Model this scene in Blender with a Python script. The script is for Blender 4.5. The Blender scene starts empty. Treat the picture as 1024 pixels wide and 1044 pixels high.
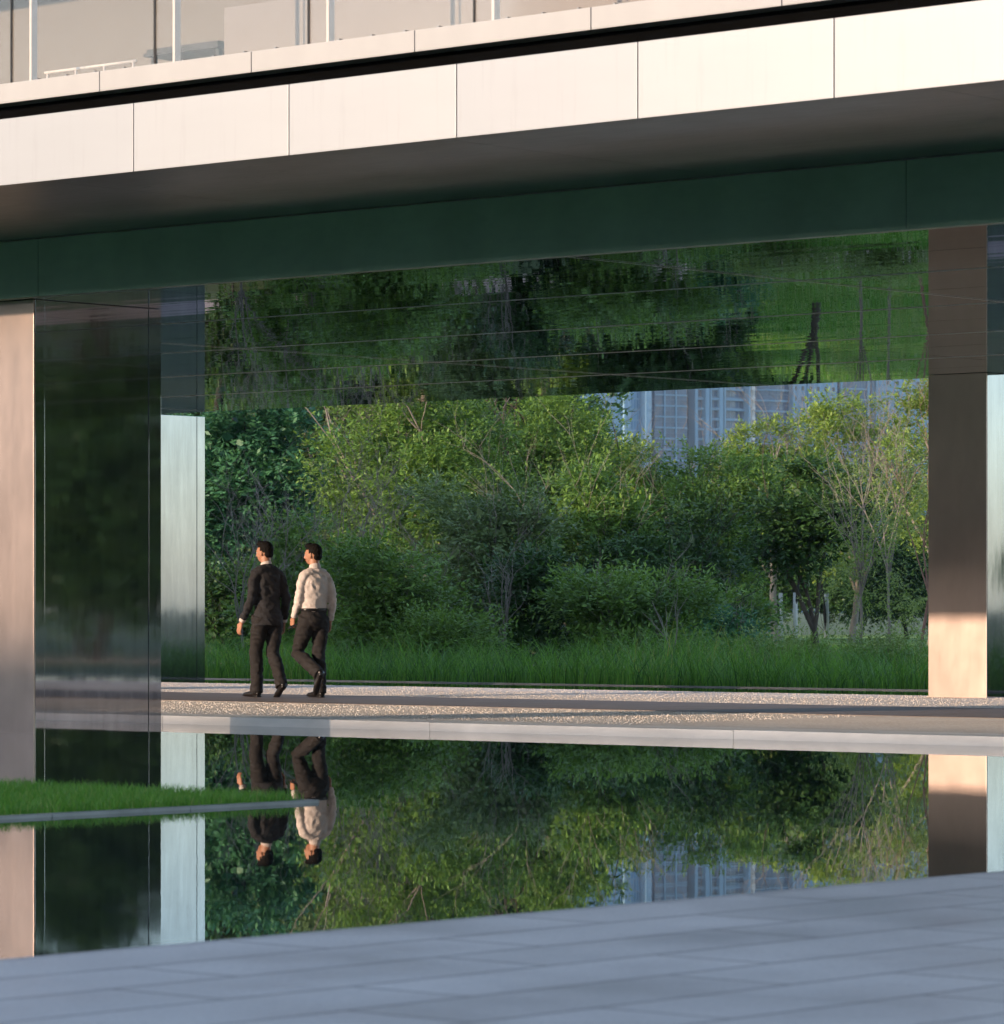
import bpy, bmesh, math, random
import numpy as np
from mathutils import Vector, Matrix, noise
R_ = math.radians
scene = bpy.context.scene
C = scene.collection
random.seed(7); rng = np.random.default_rng(11)

# ------------------------------------------------------------------ frame of the place
# water level z = 0; X runs along the facade (to the right), Y runs away under the building
CAMH = 1.08
FOC = 4040.0 / 1044.0            # focal length in units of the frame height
FW = (-0.6585, 0.7526); RT = (0.7526, 0.6585)
def at(px, d, z=0.0):            # bearing (column of the survey photo) and distance -> place
    r = (px - 512) / 4040.0 * d
    return Vector((FW[0]*d + RT[0]*r, FW[1]*d + RT[1]*r, z))
def on_y(px, Y):                 # X where the bearing px meets the line Y = const
    t = (px - 512) / 4040.0
    return Y * (FW[0] + RT[0]*t) / (FW[1] + RT[1]*t)
VIEWROT = math.atan2(RT[1], RT[0])

# ------------------------------------------------------------------ helpers
def tag(o, label=None, cat=None, group=None, kind=None):
    if label: o['label'] = label
    if cat: o['category'] = cat
    if group: o['group'] = group
    if kind: o['kind'] = kind
    return o
def empty(name, loc=(0, 0, 0), rz=0.0):
    o = bpy.data.objects.new(name, None); C.objects.link(o)
    o.location = loc; o.rotation_euler = (0, 0, rz); o.empty_display_size = 0.2
    return o
class MB:
    def __init__(s): s.v = []; s.f = []
    def box(s, x0, x1, y0, y1, z0, z1, bev=0.0):
        b = len(s.v)
        if bev <= 0:
            s.v += [(x, y, z) for z in (z0, z1) for y in (y0, y1) for x in (x0, x1)]
            for q in ((0,2,3,1), (4,5,7,6), (0,1,5,4), (2,6,7,3), (0,4,6,2), (1,3,7,5)):
                s.f.append(tuple(b+i for i in q))
        else:
            bm = bmesh.new(); bmesh.ops.create_cube(bm, size=1)
            bmesh.ops.scale(bm, vec=(x1-x0, y1-y0, z1-z0), verts=bm.verts)
            bmesh.ops.translate(bm, vec=((x0+x1)/2, (y0+y1)/2, (z0+z1)/2), verts=bm.verts)
            bmesh.ops.bevel(bm, geom=bm.edges[:], offset=bev, segments=2, affect='EDGES', profile=0.7)
            bm.verts.index_update()
            s.v += [tuple(v.co) for v in bm.verts]
            s.f += [tuple(b + v.index for v in f.verts) for f in bm.faces]
            bm.free()
        return s
    def tube(s, pts, radii, n=8, side=None, caps=True):
        """ring loft along pts; radii are numbers or (across, along) pairs"""
        pts = [Vector(p) for p in pts]; b = len(s.v); m = len(pts)
        sd = Vector(side) if side else None
        for i, p in enumerate(pts):
            t = (pts[min(i+1, m-1)] - pts[max(i-1, 0)])
            t = t.normalized() if t.length > 1e-9 else Vector((0, 0, 1))
            ref = sd if sd else (Vector((1, 0, 0)) if abs(t.x) < 0.8 else Vector((0, 1, 0)))
            u = (ref - t * ref.dot(t)).normalized(); w = t.cross(u)
            ra = radii[i]; ra = ra if isinstance(ra, tuple) else (ra, ra)
            for k in range(n):
                a = 2*math.pi*k/n
                s.v.append(tuple(p + u*(ra[0]*math.cos(a)) + w*(ra[1]*math.sin(a))))
        for i in range(m-1):
            for k in range(n):
                k2 = (k+1) % n
                s.f.append((b+i*n+k, b+i*n+k2, b+(i+1)*n+k2, b+(i+1)*n+k))
        if caps:
            s.f.append(tuple(b+k for k in range(n))[::-1]); s.f.append(tuple(b+(m-1)*n+k for k in range(n)))
        return s
    def ball(s, c, r, n=14, rot=None):
        b = len(s.v); r = r if isinstance(r, tuple) else (r, r, r); c = Vector(c); m = n//2+1
        for i in range(m):
            ph = math.pi * (i+0.5)/m
            for k in range(n):
                a = 2*math.pi*k/n
                p = Vector((r[0]*math.sin(ph)*math.cos(a), r[1]*math.sin(ph)*math.sin(a), r[2]*math.cos(ph)))
                if rot: p = rot @ p
                s.v.append(tuple(c + p))
        for i in range(m-1):
            for k in range(n):
                k2 = (k+1) % n
                s.f.append((b+i*n+k, b+(i+1)*n+k, b+(i+1)*n+k2, b+i*n+k2))
        s.f.append(tuple(b+k for k in range(n))); s.f.append(tuple(b+(m-1)*n+k for k in range(n))[::-1])
        return s
    def mesh(s, name):
        me = bpy.data.meshes.new(name); me.from_pydata(s.v, [], s.f); me.update(); return me
    def build(s, name, mat, parent=None, smooth=False):
        me = s.mesh(name)
        if mat: me.materials.append(mat)
        if smooth: me.polygons.foreach_set('use_smooth', [True]*len(me.polygons))
        return link(name, me, parent)
def link(name, me, parent=None):
    o = bpy.data.objects.new(name, me); C.objects.link(o)
    if parent: o.parent = parent
    return o
def copy_tree(o, parent=None):
    c = o.copy(); C.objects.link(c)
    if parent: c.parent = parent
    for ch in list(o.children): copy_tree(ch, c)
    return c
def quads(name, V, mat, tone=None):
    """V: (N,4,3) array of quad corners"""
    n = len(V); me = bpy.data.meshes.new(name)
    me.vertices.add(n*4); me.vertices.foreach_set('co', V.reshape(-1).astype(np.float32))
    me.loops.add(n*4); me.loops.foreach_set('vertex_index', np.arange(n*4, dtype=np.int32))
    me.polygons.add(n); me.polygons.foreach_set('loop_start', np.arange(0, n*4, 4, dtype=np.int32))
    me.polygons.foreach_set('loop_total', np.full(n, 4, dtype=np.int32))
    me.update(calc_edges=True)
    if tone is not None:
        a = me.attributes.new('tone', 'FLOAT', 'FACE'); a.data.foreach_set('value', tone.astype(np.float32))
    me.materials.append(mat)
    return me
def unit(a): return a / (np.linalg.norm(a, axis=-1, keepdims=True) + 1e-9)

# ------------------------------------------------------------------ materials
class NT:
    def __init__(s, name):
        s.m = bpy.data.materials.new(name); s.m.use_nodes = True
        s.t = s.m.node_tree; s.n = s.t.nodes; s.l = s.t.links
        s.b = s.n['Principled BSDF']; s.out = s.n['Material Output']
    def add(s, ty, **kw):
        nd = s.n.new(ty)
        for k, v in kw.items():
            if hasattr(nd, k): setattr(nd, k, v)
        return nd
    def set(s, nd, **kw):
        for k, v in kw.items(): nd.inputs[k.replace('_', ' ')].default_value = v
    def link(s, a, b): s.l.new(a, b)
    def coords(s, scale=(1, 1, 1), kind='Object', rot=(0, 0, 0)):
        tc = s.add('ShaderNodeTexCoord'); mp = s.add('ShaderNodeMapping')
        mp.inputs['Scale'].default_value = scale; mp.inputs['Rotation'].default_value = rot
        s.link(tc.outputs[kind], mp.inputs['Vector']); return mp.outputs['Vector']
    def noise(s, vec, scale=5, detail=4, rough=0.55, dist=0.0):
        n = s.add('ShaderNodeTexNoise'); s.link(vec, n.inputs['Vector'])
        n.inputs['Scale'].default_value = scale; n.inputs['Detail'].default_value = detail
        n.inputs['Roughness'].default_value = rough; n.inputs['Distortion'].default_value = dist
        return n.outputs['Fac']
    def ramp(s, fac, stops):
        r = s.add('ShaderNodeValToRGB'); e = r.color_ramp.elements
        while len(e) < len(stops): e.new(0.5)
        for i, (p, c) in enumerate(stops):
            e[i].position = p; e[i].color = (*c, 1) if len(c) == 3 else c
        s.link(fac, r.inputs['Fac']); return r.outputs['Color']
    def mix(s, a, b, fac, mode='MIX'):
        m = s.add('ShaderNodeMix', data_type='RGBA', blend_type=mode)
        for k, v in ((6, a), (7, b)):
            if isinstance(v, tuple): m.inputs[k].default_value = (*v, 1)
            else: s.link(v, m.inputs[k])
        if isinstance(fac, (int, float)): m.inputs[0].default_value = fac
        else: s.link(fac, m.inputs[0])
        return m.outputs[2]
    def bump(s, h, dist=0.01, strength=1.0, normal=None):
        b = s.add('ShaderNodeBump'); b.inputs['Distance'].default_value = dist
        b.inputs['Strength'].default_value = strength; s.link(h, b.inputs['Height'])
        if normal: s.link(normal, b.inputs['Normal'])
        s.link(b.outputs['Normal'], s.b.inputs['Normal']); return b.outputs['Normal']
    def map(s, fac, a, b, lo=0.0, hi=1.0):
        m = s.add('ShaderNodeMapRange'); s.link(fac, m.inputs[0])
        m.inputs[1].default_value = lo; m.inputs[2].default_value = hi
        m.inputs[3].default_value = a; m.inputs[4].default_value = b
        return m.outputs[0]
def simple(name, col, rough=0.5, metal=0.0, var=0.12, scale=4, bump=0.0, stretch=(1, 1, 1), spec=0.5):
    m = NT(name); v = m.coords(stretch)
    f = m.noise(v, scale, 5)
    lo = tuple(max(0, c*(1-var)) for c in col); hi = tuple(min(1, c*(1+var)) for c in col)
    m.link(m.ramp(f, [(0.3, lo), (0.7, hi)]), m.b.inputs['Base Color'])
    m.set(m.b, Roughness=rough, Metallic=metal)
    m.b.inputs['Specular IOR Level'].default_value = spec
    if bump: m.bump(m.noise(v, scale*6, 4), bump)
    return m.m

def mat_water():
    m = NT('water'); m.set(m.b, Base_Color=(0.006, 0.011, 0.010, 1), Roughness=0.004, IOR=1.38)
    v = m.coords((1, 1, 1), rot=(0, 0, -VIEWROT))
    mp = m.add('ShaderNodeMapping'); mp.inputs['Scale'].default_value = (1.6, 0.55, 1); m.link(v, mp.inputs['Vector'])
    a = m.noise(mp.outputs['Vector'], 2.2, 3, 0.5)
    b = m.noise(mp.outputs['Vector'], 14, 3, 0.6)
    s = m.add('ShaderNodeMath', operation='MULTIPLY_ADD'); m.link(b, s.inputs[0]); s.inputs[1].default_value = 0.10; m.link(a, s.inputs[2])
    m.bump(s.outputs[0], 0.00023)
    return m.m
def mat_paving():
    m = NT('granite_paving')
    tc = m.add('ShaderNodeTexCoord'); sep = m.add('ShaderNodeSeparateXYZ'); cmb = m.add('ShaderNodeCombineXYZ')
    m.link(tc.outputs['Object'], sep.inputs[0]); m.link(sep.outputs['Y'], cmb.inputs['X']); m.link(sep.outputs['X'], cmb.inputs['Y'])
    br = m.add('ShaderNodeTexBrick'); m.link(cmb.outputs[0], br.inputs['Vector'])
    br.offset = 0.37; br.offset_frequency = 2
    m.set(br, Scale=1.0, Mortar_Size=0.011, Mortar_Smooth=0.35, Bias=0.0, Brick_Width=1.35, Row_Height=0.45,
          Color1=(0.41, 0.39, 0.36, 1), Color2=(0.50, 0.475, 0.44, 1), Mortar=(0.15, 0.145, 0.14, 1))
    v = tc.outputs['Object']
    f1 = m.noise(v, 1.1, 4); f2 = m.noise(v, 60, 3)
    c = m.mix(br.outputs['Color'], m.ramp(f1, [(0.25, (0.66, 0.67, 0.70)), (0.5, (0.86, 0.86, 0.86)), (0.75, (1.05, 1.03, 1.0))]), 1.0, 'MULTIPLY')
    c = m.mix(c, m.ramp(f2, [(0.35, (0.75, 0.75, 0.75)), (0.65, (1, 1, 1))]), 0.8, 'MULTIPLY')
    m.link(c, m.b.inputs['Base Color'])
    m.link(m.map(f1, 0.30, 0.5, 0.3, 0.7), m.b.inputs['Roughness'])
    inv = m.add('ShaderNodeMath', operation='SUBTRACT'); inv.inputs[0].default_value = 1.0; m.link(br.outputs['Fac'], inv.inputs[1])
    w = m.add('ShaderNodeMath', operation='MULTIPLY_ADD'); m.link(f1, w.inputs[0]); w.inputs[1].default_value = 0.9; m.link(inv.outputs[0], w.inputs[2])
    m.bump(w.outputs[0], 0.004)
    return m.m
def mat_gravel():
    m = NT('gravel'); v = m.coords()
    vo = m.add('ShaderNodeTexVoronoi'); m.link(v, vo.inputs['Vector']); vo.inputs['Scale'].default_value = 34
    col = m.ramp(vo.outputs['Color'], [(0.1, (0.70, 0.60, 0.52)), (0.5, (0.80, 0.71, 0.63)), (0.9, (0.88, 0.81, 0.74))])
    big = m.noise(v, 0.6, 4)
    col = m.mix(col, m.ramp(big, [(0.3, (0.82, 0.80, 0.78)), (0.7, (1, 1, 1))]), 1.0, 'MULTIPLY')
    m.link(col, m.b.inputs['Base Color']); m.set(m.b, Roughness=0.9)
    m.bump(vo.outputs['Distance'], -0.005)
    return m.m
def mat_steel(name, tint, rough, metal, wave=0.0, streak=(3, 3, 0.25), keep=0.82):
    """brushed stainless sheet: slightly dull, so it mirrors its surroundings and still catches the sun"""
    m = NT(name); v = m.coords(streak)
    f = m.noise(v, 9, 6, 0.7); g = m.noise(m.coords((1, 1, 0.6)), 1.3, 4, 0.6)
    lo = tuple(c*keep for c in tint)
    m.link(m.mix(m.ramp(f, [(0.3, lo), (0.7, tint)]), m.ramp(g, [(0.3, (0.8, 0.8, 0.8)), (0.7, (1, 1, 1))]), 1.0, 'MULTIPLY'), m.b.inputs['Base Color'])
    m.link(m.map(f, rough*(0.75 if keep < 0.9 else 0.92), rough*(1.3 if keep < 0.9 else 1.1), 0.3, 0.7), m.b.inputs['Roughness'])
    m.set(m.b, Metallic=metal)
    if wave: m.bump(m.noise(m.coords((1.2, 1.2, 0.35)), 1.6, 3, 0.5), wave)
    return m.m
def mat_ceiling():
    m = NT('polished_ceiling'); m.set(m.b, Base_Color=(0.20, 0.26, 0.25, 1), Roughness=0.006, Metallic=1.0)
    v = m.coords((0.12, 2.7, 1)); a = m.noise(v, 1.0, 1.5, 0.5); b = m.noise(m.coords((0.35, 1.2, 1)), 1.0, 2, 0.5)
    s = m.add('ShaderNodeMath', operation='MULTIPLY_ADD'); m.link(b, s.inputs[0]); s.inputs[1].default_value = 1.2; m.link(a, s.inputs[2])
    m.bump(s.outputs[0], 0.0009)
    return m.m
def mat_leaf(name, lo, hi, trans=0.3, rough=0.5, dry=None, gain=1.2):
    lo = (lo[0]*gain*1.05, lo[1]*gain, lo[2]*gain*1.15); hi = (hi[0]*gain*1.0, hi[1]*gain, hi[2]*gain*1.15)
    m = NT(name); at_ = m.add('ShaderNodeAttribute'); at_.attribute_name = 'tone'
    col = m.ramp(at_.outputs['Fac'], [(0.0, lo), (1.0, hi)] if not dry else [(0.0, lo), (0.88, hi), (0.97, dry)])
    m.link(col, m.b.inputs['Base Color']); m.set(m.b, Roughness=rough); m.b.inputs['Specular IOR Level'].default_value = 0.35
    tr = m.add('ShaderNodeBsdfTranslucent'); m.link(m.mix(col, (1.0, 1.0, 0.35), 0.5, 'MULTIPLY'), tr.inputs['Color'])
    mx = m.add('ShaderNodeMixShader'); mx.inputs[0].default_value = trans
    m.link(m.b.outputs[0], mx.inputs[1]); m.link(tr.outputs[0], mx.inputs[2]); m.link(mx.outputs[0], m.out.inputs['Surface'])
    return m.m
def mat_ground(name, g0, g1):
    m = NT(name); v = m.coords()
    a = m.noise(v, 0.25, 5); b = m.noise(v, 9, 4, 0.7)
    c = m.ramp(a, [(0.35, g0), (0.65, g1)])
    c = m.mix(c, m.ramp(b, [(0.3, (0.55, 0.6, 0.5)), (0.7, (1.1, 1.1, 1.0))]), 1.0, 'MULTIPLY')
    m.link(c, m.b.inputs['Base Color']); m.set(m.b, Roughness=0.95); m.bump(b, 0.05)
    return m.m
def mat_glass(name, tint, refl=0.5):
    m = NT(name); m.n.remove(m.b)
    tr = m.add('ShaderNodeBsdfTransparent'); tr.inputs['Color'].default_value = (*tint, 1)
    gl = m.add('ShaderNodeBsdfGlossy'); gl.inputs['Roughness'].default_value = 0.02; gl.inputs['Color'].default_value = (0.9, 0.9, 0.9, 1)
    fr = m.add('ShaderNodeFresnel'); fr.inputs['IOR'].default_value = 1.5
    mul = m.add('ShaderNodeMath', operation='MULTIPLY'); m.link(fr.outputs[0], mul.inputs[0]); mul.inputs[1].default_value = refl*2
    mx = m.add('ShaderNodeMixShader'); m.link(mul.outputs[0], mx.inputs[0]); m.link(tr.outputs[0], mx.inputs[1]); m.link(gl.outputs[0], mx.inputs[2])
    m.link(mx.outputs[0], m.out.inputs['Surface'])
    return m.m
def mat_cloth(name, col, scale=1.0, rough=0.85, bump=0.0015, sheen=0.1):
    m = NT(name); v = m.coords(); f = m.noise(v, 9*scale, 4); w = m.noise(m.coords((1, 1, 0.5)), 16, 5, 0.6)
    m.link(m.ramp(f, [(0.3, tuple(c*0.85 for c in col)), (0.7, tuple(min(1, c*1.1) for c in col))]), m.b.inputs['Base Color'])
    m.set(m.b, Roughness=rough); m.b.inputs['Specular IOR Level'].default_value = 0.25
    m.bump(w, bump*6); return m.m

def mat_fascia(name, col):
    m = NT(name); v = m.coords((0.25, 1, 1.2)); oi = m.add('ShaderNodeObjectInfo')
    f = m.noise(v, 1.2, 4, 0.6); c = m.ramp(f, [(0.3, tuple(k*0.93 for k in col)), (0.7, col)])
    c = m.mix(c, m.ramp(oi.outputs['Random'], [(0.0, (0.93, 0.93, 0.94)), (1.0, (1.03, 1.01, 0.99))]), 1.0, 'MULTIPLY')
    g = m.noise(m.coords((7, 1, 0.35)), 2.0, 5, 0.7)       # faint run-off streaks
    c = m.mix(c, m.ramp(g, [(0.28, (0.86, 0.85, 0.83)), (0.45, (1, 1, 1))]), 0.6, 'MULTIPLY')
    m.link(c, m.b.inputs['Base Color']); m.set(m.b, Metallic=0.12, Roughness=0.42)
    m.bump(m.noise(m.coords((0.6, 1, 0.6)), 1.5, 2), 0.003)
    return m.m
M = dict(
    water=mat_water(), paving=mat_paving(), gravel=mat_gravel(), ground=mat_ground('leaf_litter_ground', (0.045, 0.07, 0.02), (0.08, 0.12, 0.03)), meadow=mat_ground('meadow', (0.12, 0.22, 0.03), (0.24, 0.36, 0.05)), ceiling=mat_ceiling(),
    column=mat_steel('brushed_steel_sunlit', (0.46, 0.35, 0.305), 0.30, 0.84, 0.0, (0.5, 0.5, 0.16), 0.93),  # sun-facing copy of the column steel, warm sunlight put into the tint
    column_side=mat_steel('polished_steel_shaded', (0.42, 0.44, 0.49), 0.035, 0.96, 0.0008, (1.5, 1.5, 0.12)),  # same steel for the side away from the sun, tinted darker and cooler
    soffit=mat_steel('satin_soffit', (0.36, 0.38, 0.375), 0.36, 0.8, 0.0015, (0.3, 3, 3)),
    beam=mat_steel('tree_reflection_panel', (0.27, 0.40, 0.34), 0.45, 0.7, 0.0, (0.4, 1, 1)),  # green of the mirrored trees is put into the metal tint
    fascia=mat_fascia('white_metal_panel', (0.31, 0.315, 0.32)),
    slab_edge=simple('pale_stone_edge', (0.33, 0.315, 0.30), 0.6, 0, 0.06, 2),
    strip=simple('joint_highlight', (0.85, 0.87, 0.86), 0.5, 0.0),
    black=simple('recess_shade_black', (0.003, 0.003, 0.003), 1.0, spec=0.0),  # near-black colour stands in for the shade inside the gap
    joint=simple('dark_joint', (0.02, 0.02, 0.02), 0.7),
    steel_edge=simple('metal_edging', (0.20, 0.21, 0.22), 0.35, 0.6, 0.2, 3),
    concrete=simple('pale_concrete', (0.84, 0.76, 0.68), 0.75, 0, 0.14, 3, 0.002, (0.5, 1, 1.5)),
    asphalt=simple('dark_stone_walk', (0.14, 0.105, 0.088), 0.7, 0, 0.18, 2, 0.003),
    pathway=simple('pink_path', (0.42, 0.30, 0.25), 0.9, 0, 0.15, 1),
    wall=simple('beige_wall', (0.17, 0.155, 0.14), 0.8, 0, 0.06, 1),
    planter=simple('light_beige_panel', (0.27, 0.25, 0.23), 0.7, 0, 0.05, 1),
    white=simple('white_paint', (0.78, 0.76, 0.73), 0.45, 0, 0.04, 3),
    glass=mat_glass('balustrade_glass', (0.88, 0.85, 0.82), 0.07),
    dark_metal=simple('dark_metal', (0.04, 0.04, 0.042), 0.45, 0.5),
    block_grey=simple('grey_render', (0.30, 0.30, 0.30), 0.85, 0, 0.1, 0.3),
    pane=simple('dark_window', (0.02, 0.03, 0.035), 0.08),
    bark=simple('brown_bark', (0.075, 0.055, 0.042), 0.9, 0, 0.35, 7, 0.01, (1, 1, 0.3)),
    bark_dark=simple('dark_bark', (0.022, 0.018, 0.016), 0.9, 0, 0.3, 7, 0.01, (1, 1, 0.3)),
    twig=simple('grey_twig', (0.21, 0.175, 0.145), 0.9, 0, 0.25, 6),
    redbark=simple('reddish_bark', (0.22, 0.12, 0.085), 0.9, 0, 0.25, 6),
    lime=simple('lime_wash', (0.62, 0.60, 0.57), 0.9, 0, 0.1, 6),
    grass=mat_leaf('lawn_blade', (0.05, 0.17, 0.012), (0.15, 0.33, 0.03), 0.3, dry=(0.28, 0.30, 0.09), gain=0.95),
    reed=mat_leaf('reed_blade', (0.018, 0.065, 0.01), (0.12, 0.25, 0.03), 0.4, 0.45, dry=(0.36, 0.38, 0.08), gain=1.65),
    leaf_blue=mat_leaf('leaf_blue_green', (0.025, 0.095, 0.045), (0.08, 0.21, 0.075), 0.3),
    leaf_mid=mat_leaf('leaf_mid_green', (0.05, 0.115, 0.02), (0.18, 0.29, 0.045), 0.35),
    leaf_yel=mat_leaf('leaf_yellow_green', (0.1, 0.155, 0.02), (0.27, 0.37, 0.06), 0.4),
    leaf_grey=mat_leaf('leaf_grey_green', (0.07, 0.115, 0.035), (0.18, 0.25, 0.075), 0.3),
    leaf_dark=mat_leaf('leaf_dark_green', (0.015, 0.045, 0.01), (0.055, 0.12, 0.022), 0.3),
    leaf_pale=mat_leaf('leaf_pale_green', (0.1, 0.16, 0.035), (0.26, 0.33, 0.09), 0.4),
)

# ------------------------------------------------------------------ the setting
gr = MB(); gr.box(-1600, 1600, -1600, 1600, -0.5, -0.06).build('ground', M['ground'])['kind'] = 'structure'
YC = 26.0                                    # pool edge below the path
MB().box(-95, -9.05, -40, YC, -0.04, 0.0).build('pool_water', M['water'])['kind'] = 'structure'
MB().box(-95, 40, 38.05, 43.08, -0.04, 0.0).build('channel_water', M['water'])['kind'] = 'structure'
MB().box(-9.05, 60, -60, YC-0.004, -0.3, 0.02, 0.008).build('plaza', M['paving'])['kind'] = 'structure'
MB().box(-9.09, -9.052, -40, YC-0.01, -0.3, 0.012).build('plaza_edge', M['dark_metal'])['kind'] = 'structure'
kb = MB(); x = -95.0
while x < 40:                                # kerb stones 3.4 m long with open joints
    kb.box(x, x+3.397, YC, 26.62, -0.3, 0.077 + random.uniform(-0.0015, 0.0015), 0.01); x += 3.4
kb.build('kerb', M['concrete'])['kind'] = 'structure'
MB().box(-95, 40, 26.623, 30.5, -0.3, 0.070).build('gravel_verge', M['gravel'])['kind'] = 'structure'
MB().box(-95, 40, 30.503, 33.497, -0.3, 0.076).build('path', M['asphalt'])['kind'] = 'structure'
MB().box(-95, 40, 33.5, 38.05, -0.3, 0.071).build('gravel_verge', M['gravel'])['kind'] = 'structure'
# loose stones lying on both verges, so that the gravel has a real edge
def stones(n, y0, y1, z):
    s = rng.uniform(0.004, 0.009, n); P = np.stack([rng.uniform(-62, -22, n), rng.uniform(y0, y1, n), np.full(n, z)], 1)
    a = rng.uniform(0, 6.28, n); V = []
    for k in range(3):
        b = a + k*2.1
        p0 = P + np.stack([np.cos(b)*s, np.sin(b)*s, np.zeros(n)], 1)
        p1 = P + np.stack([np.cos(b+2.1)*s, np.sin(b+2.1)*s, np.zeros(n)], 1)
        t = P + np.stack([np.cos(b+1)*s*0.2, np.sin(b+1)*s*0.2, s*1.2], 1)
        V.append(np.stack([p0, p1, t, t + (p0-t)*0.02], 1))
    return np.concatenate(V)
st = link('loose_gravel', quads('loose_gravel', np.concatenate([stones(26000, 26.65, 30.55, 0.069), stones(26000, 33.45, 38.0, 0.07)]), M['gravel']))
tag(st, 'loose pale gravel stones scattered on the verges beside the dark walk', 'gravel', kind='stuff')
tag(MB().box(-95, 40, 43.08, 43.12, -0.3, 0.016).build('bed_edging', M['steel_edge']),
    'thin pale metal edging line running along the foot of the reeds', 'edging')
MB().box(-120, 60, 58.5, 61.0, -0.2, -0.052).build('back_path', M['pathway'])['kind'] = 'structure'

# open meadow seen between the trees at the right
me_ = bpy.data.meshes.new('meadow'); q_ = [at(px, d, -0.056) for px, d in ((720, 62), (1250, 62), (1330, 90), (1200, 175), (700, 175), (690, 100))]
me_.from_pydata([tuple(p) for p in q_], [], [tuple(range(6))]); me_.materials.append(M['meadow']); link('meadow', me_)['kind'] = 'structure'
def meadow_pts(n):
    px = rng.uniform(700, 1150, n); d = rng.uniform(62, 112, n); r = (px-512)/4040*d
    return np.stack([FW[0]*d + RT[0]*r, FW[1]*d + RT[1]*r, np.full(n, -0.056)], 1)

# lawn corner standing in the pool
MB().box(-60, -15.37, -30, 15.93, -0.2, 0.010).build('lawn_bed', M['meadow'])['kind'] = 'structure'
ed = MB(); y = 15.95
while y > -30:
    ed.box(-15.37, -15.31, y-0.997, y, -0.2, 0.018, 0.003); y -= 1.0
ed.box(-60, -15.372, 15.932, 15.955, -0.2, 0.018)
tag(ed.build('lawn_edging', M['steel_edge']), 'grey metal edging strip around the lawn corner in the pool', 'edging')
def blades(P, h, w, lean, seg=2):
    n = len(P); a = rng.uniform(0, 2*np.pi, n); ln = rng.uniform(0.2, 1.0, n)*lean
    la = rng.uniform(0, 2*np.pi, n); hd = np.stack([np.cos(la), np.sin(la), 0*la], 1); sd = np.stack([np.cos(a), np.sin(a), 0*a], 1)
    V = []; prev = None
    for k in range(seg+1):
        f = k/seg; c = P + hd*(ln*h*f**2.2)[:, None]; c[:, 2] += h*f*(1-0.25*f*ln)
        ww = (w*(1-f*0.92)/2)[:, None]; cur = (c - sd*ww, c + sd*ww)
        if prev is not None: V.append(np.stack([prev[0], prev[1], cur[1], cur[0]], 1))
        prev = cur
    return np.concatenate(V), np.tile(rng.uniform(0, 1, n), seg)
def lawn_pts(n, x0, x1, y0, y1): return np.stack([rng.uniform(x0, x1, n), rng.uniform(y0, y1, n), np.full(n, 0.010)], 1)
P = np.concatenate([lawn_pts(70000, -20, -15.38, 11.8, 15.92), lawn_pts(40000, -30, -15.38, 2, 15.92)])
n = len(P); patch = np.array([noise.noise(Vector((p[0]*1.1, p[1]*1.1, 3))) for p in P[:: 20]]).repeat(20)[:n]
V, t = blades(P, rng.uniform(0.04, 0.085, n)*(1+0.25*patch), rng.uniform(0.004, 0.007, n), 0.7)
tag(link('lawn_grass', quads('lawn_grass', V, M['grass'], t)), 'short bright green lawn grass on the corner bed in the pool', 'grass', kind='stuff')
P = meadow_pts(45000); n = len(P)
V, t = blades(P, rng.uniform(0.08, 0.26, n), rng.uniform(0.012, 0.03, n), 0.9)
tag(link('meadow_grass', quads('meadow_grass', V, M['grass'], t)), 'loose meadow grass between the trees at the right', 'grass', kind='stuff')
# reeds behind the edging line
n = 34000; P = np.stack([rng.uniform(-78, -14, n), 43.2 + 4.2*rng.uniform(0, 1, n)**1.3, np.full(n, -0.06)], 1)
cl = np.array([noise.noise(Vector((p[0]*0.45, p[1]*0.5, 1))) for p in P[:: 3]]).repeat(3)[:n]
cl = np.array([noise.noise(Vector((p[0]*0.45, p[1]*0.5, 1))) for p in P])
V, t = blades(P, rng.uniform(0.35, 0.88, n)*(1+0.55*cl), rng.uniform(0.010, 0.026, n), 0.9, 3)
tag(link('reeds', quads('reeds', V, M['reed'], np.clip(t*0.8+0.35*np.tile(cl, 3)+0.1, 0, 1))), 'tall green reeds in a long bed behind the gravel', 'reeds', kind='stuff')

# ------------------------------------------------------------------ the building
Bd = empty('pavilion', (-25, 23, 0)); tag(Bd, 'long steel and glass pavilion with mirrored ceiling and white fascia over the pool', 'building')
OFF = Vector((25, -23, 0))
def bpart(mb, name, mat, parent=Bd, smooth=False):
    o = mb.build(name, mat, parent, smooth)
    if parent is Bd: o.location = OFF
    return o
ZC = 3.77; ZS = 4.27; YF = 19.9; YB = 23.0
# mirrored ceiling: sheets 1.5 m deep, each a hair out of level, with narrow joints
cm = MB(); yy = YB+0.02; yk = 0
while yy < 37.9:
    xx = -62.0; dy = min(1.5, 38.0-yy)
    while xx < -2:
        dx = 4.72; b = len(cm.v); tz = [random.uniform(-0.0006, 0.0006) for _ in range(4)]
        g = 0.006
        cm.v += [(xx+g, yy+g, ZC+tz[0]), (xx+dx-g, yy+g, ZC+tz[1]), (xx+dx-g, yy+dy-g, ZC+tz[2]), (xx+g, yy+dy-g, ZC+tz[3])]
        cm.v += [(xx+g, yy+g, ZC+0.02), (xx+dx-g, yy+g, ZC+0.02), (xx+dx-g, yy+dy-g, ZC+0.02), (xx+g, yy+dy-g, ZC+0.02)]
        cm.f += [(b, b+3, b+2, b+1), (b, b+1, b+5, b+4), (b+1, b+2, b+6, b+5), (b+2, b+3, b+7, b+6), (b+3, b, b+4, b+7)]
        xx += dx
    yy += dy; yk += 1
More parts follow.
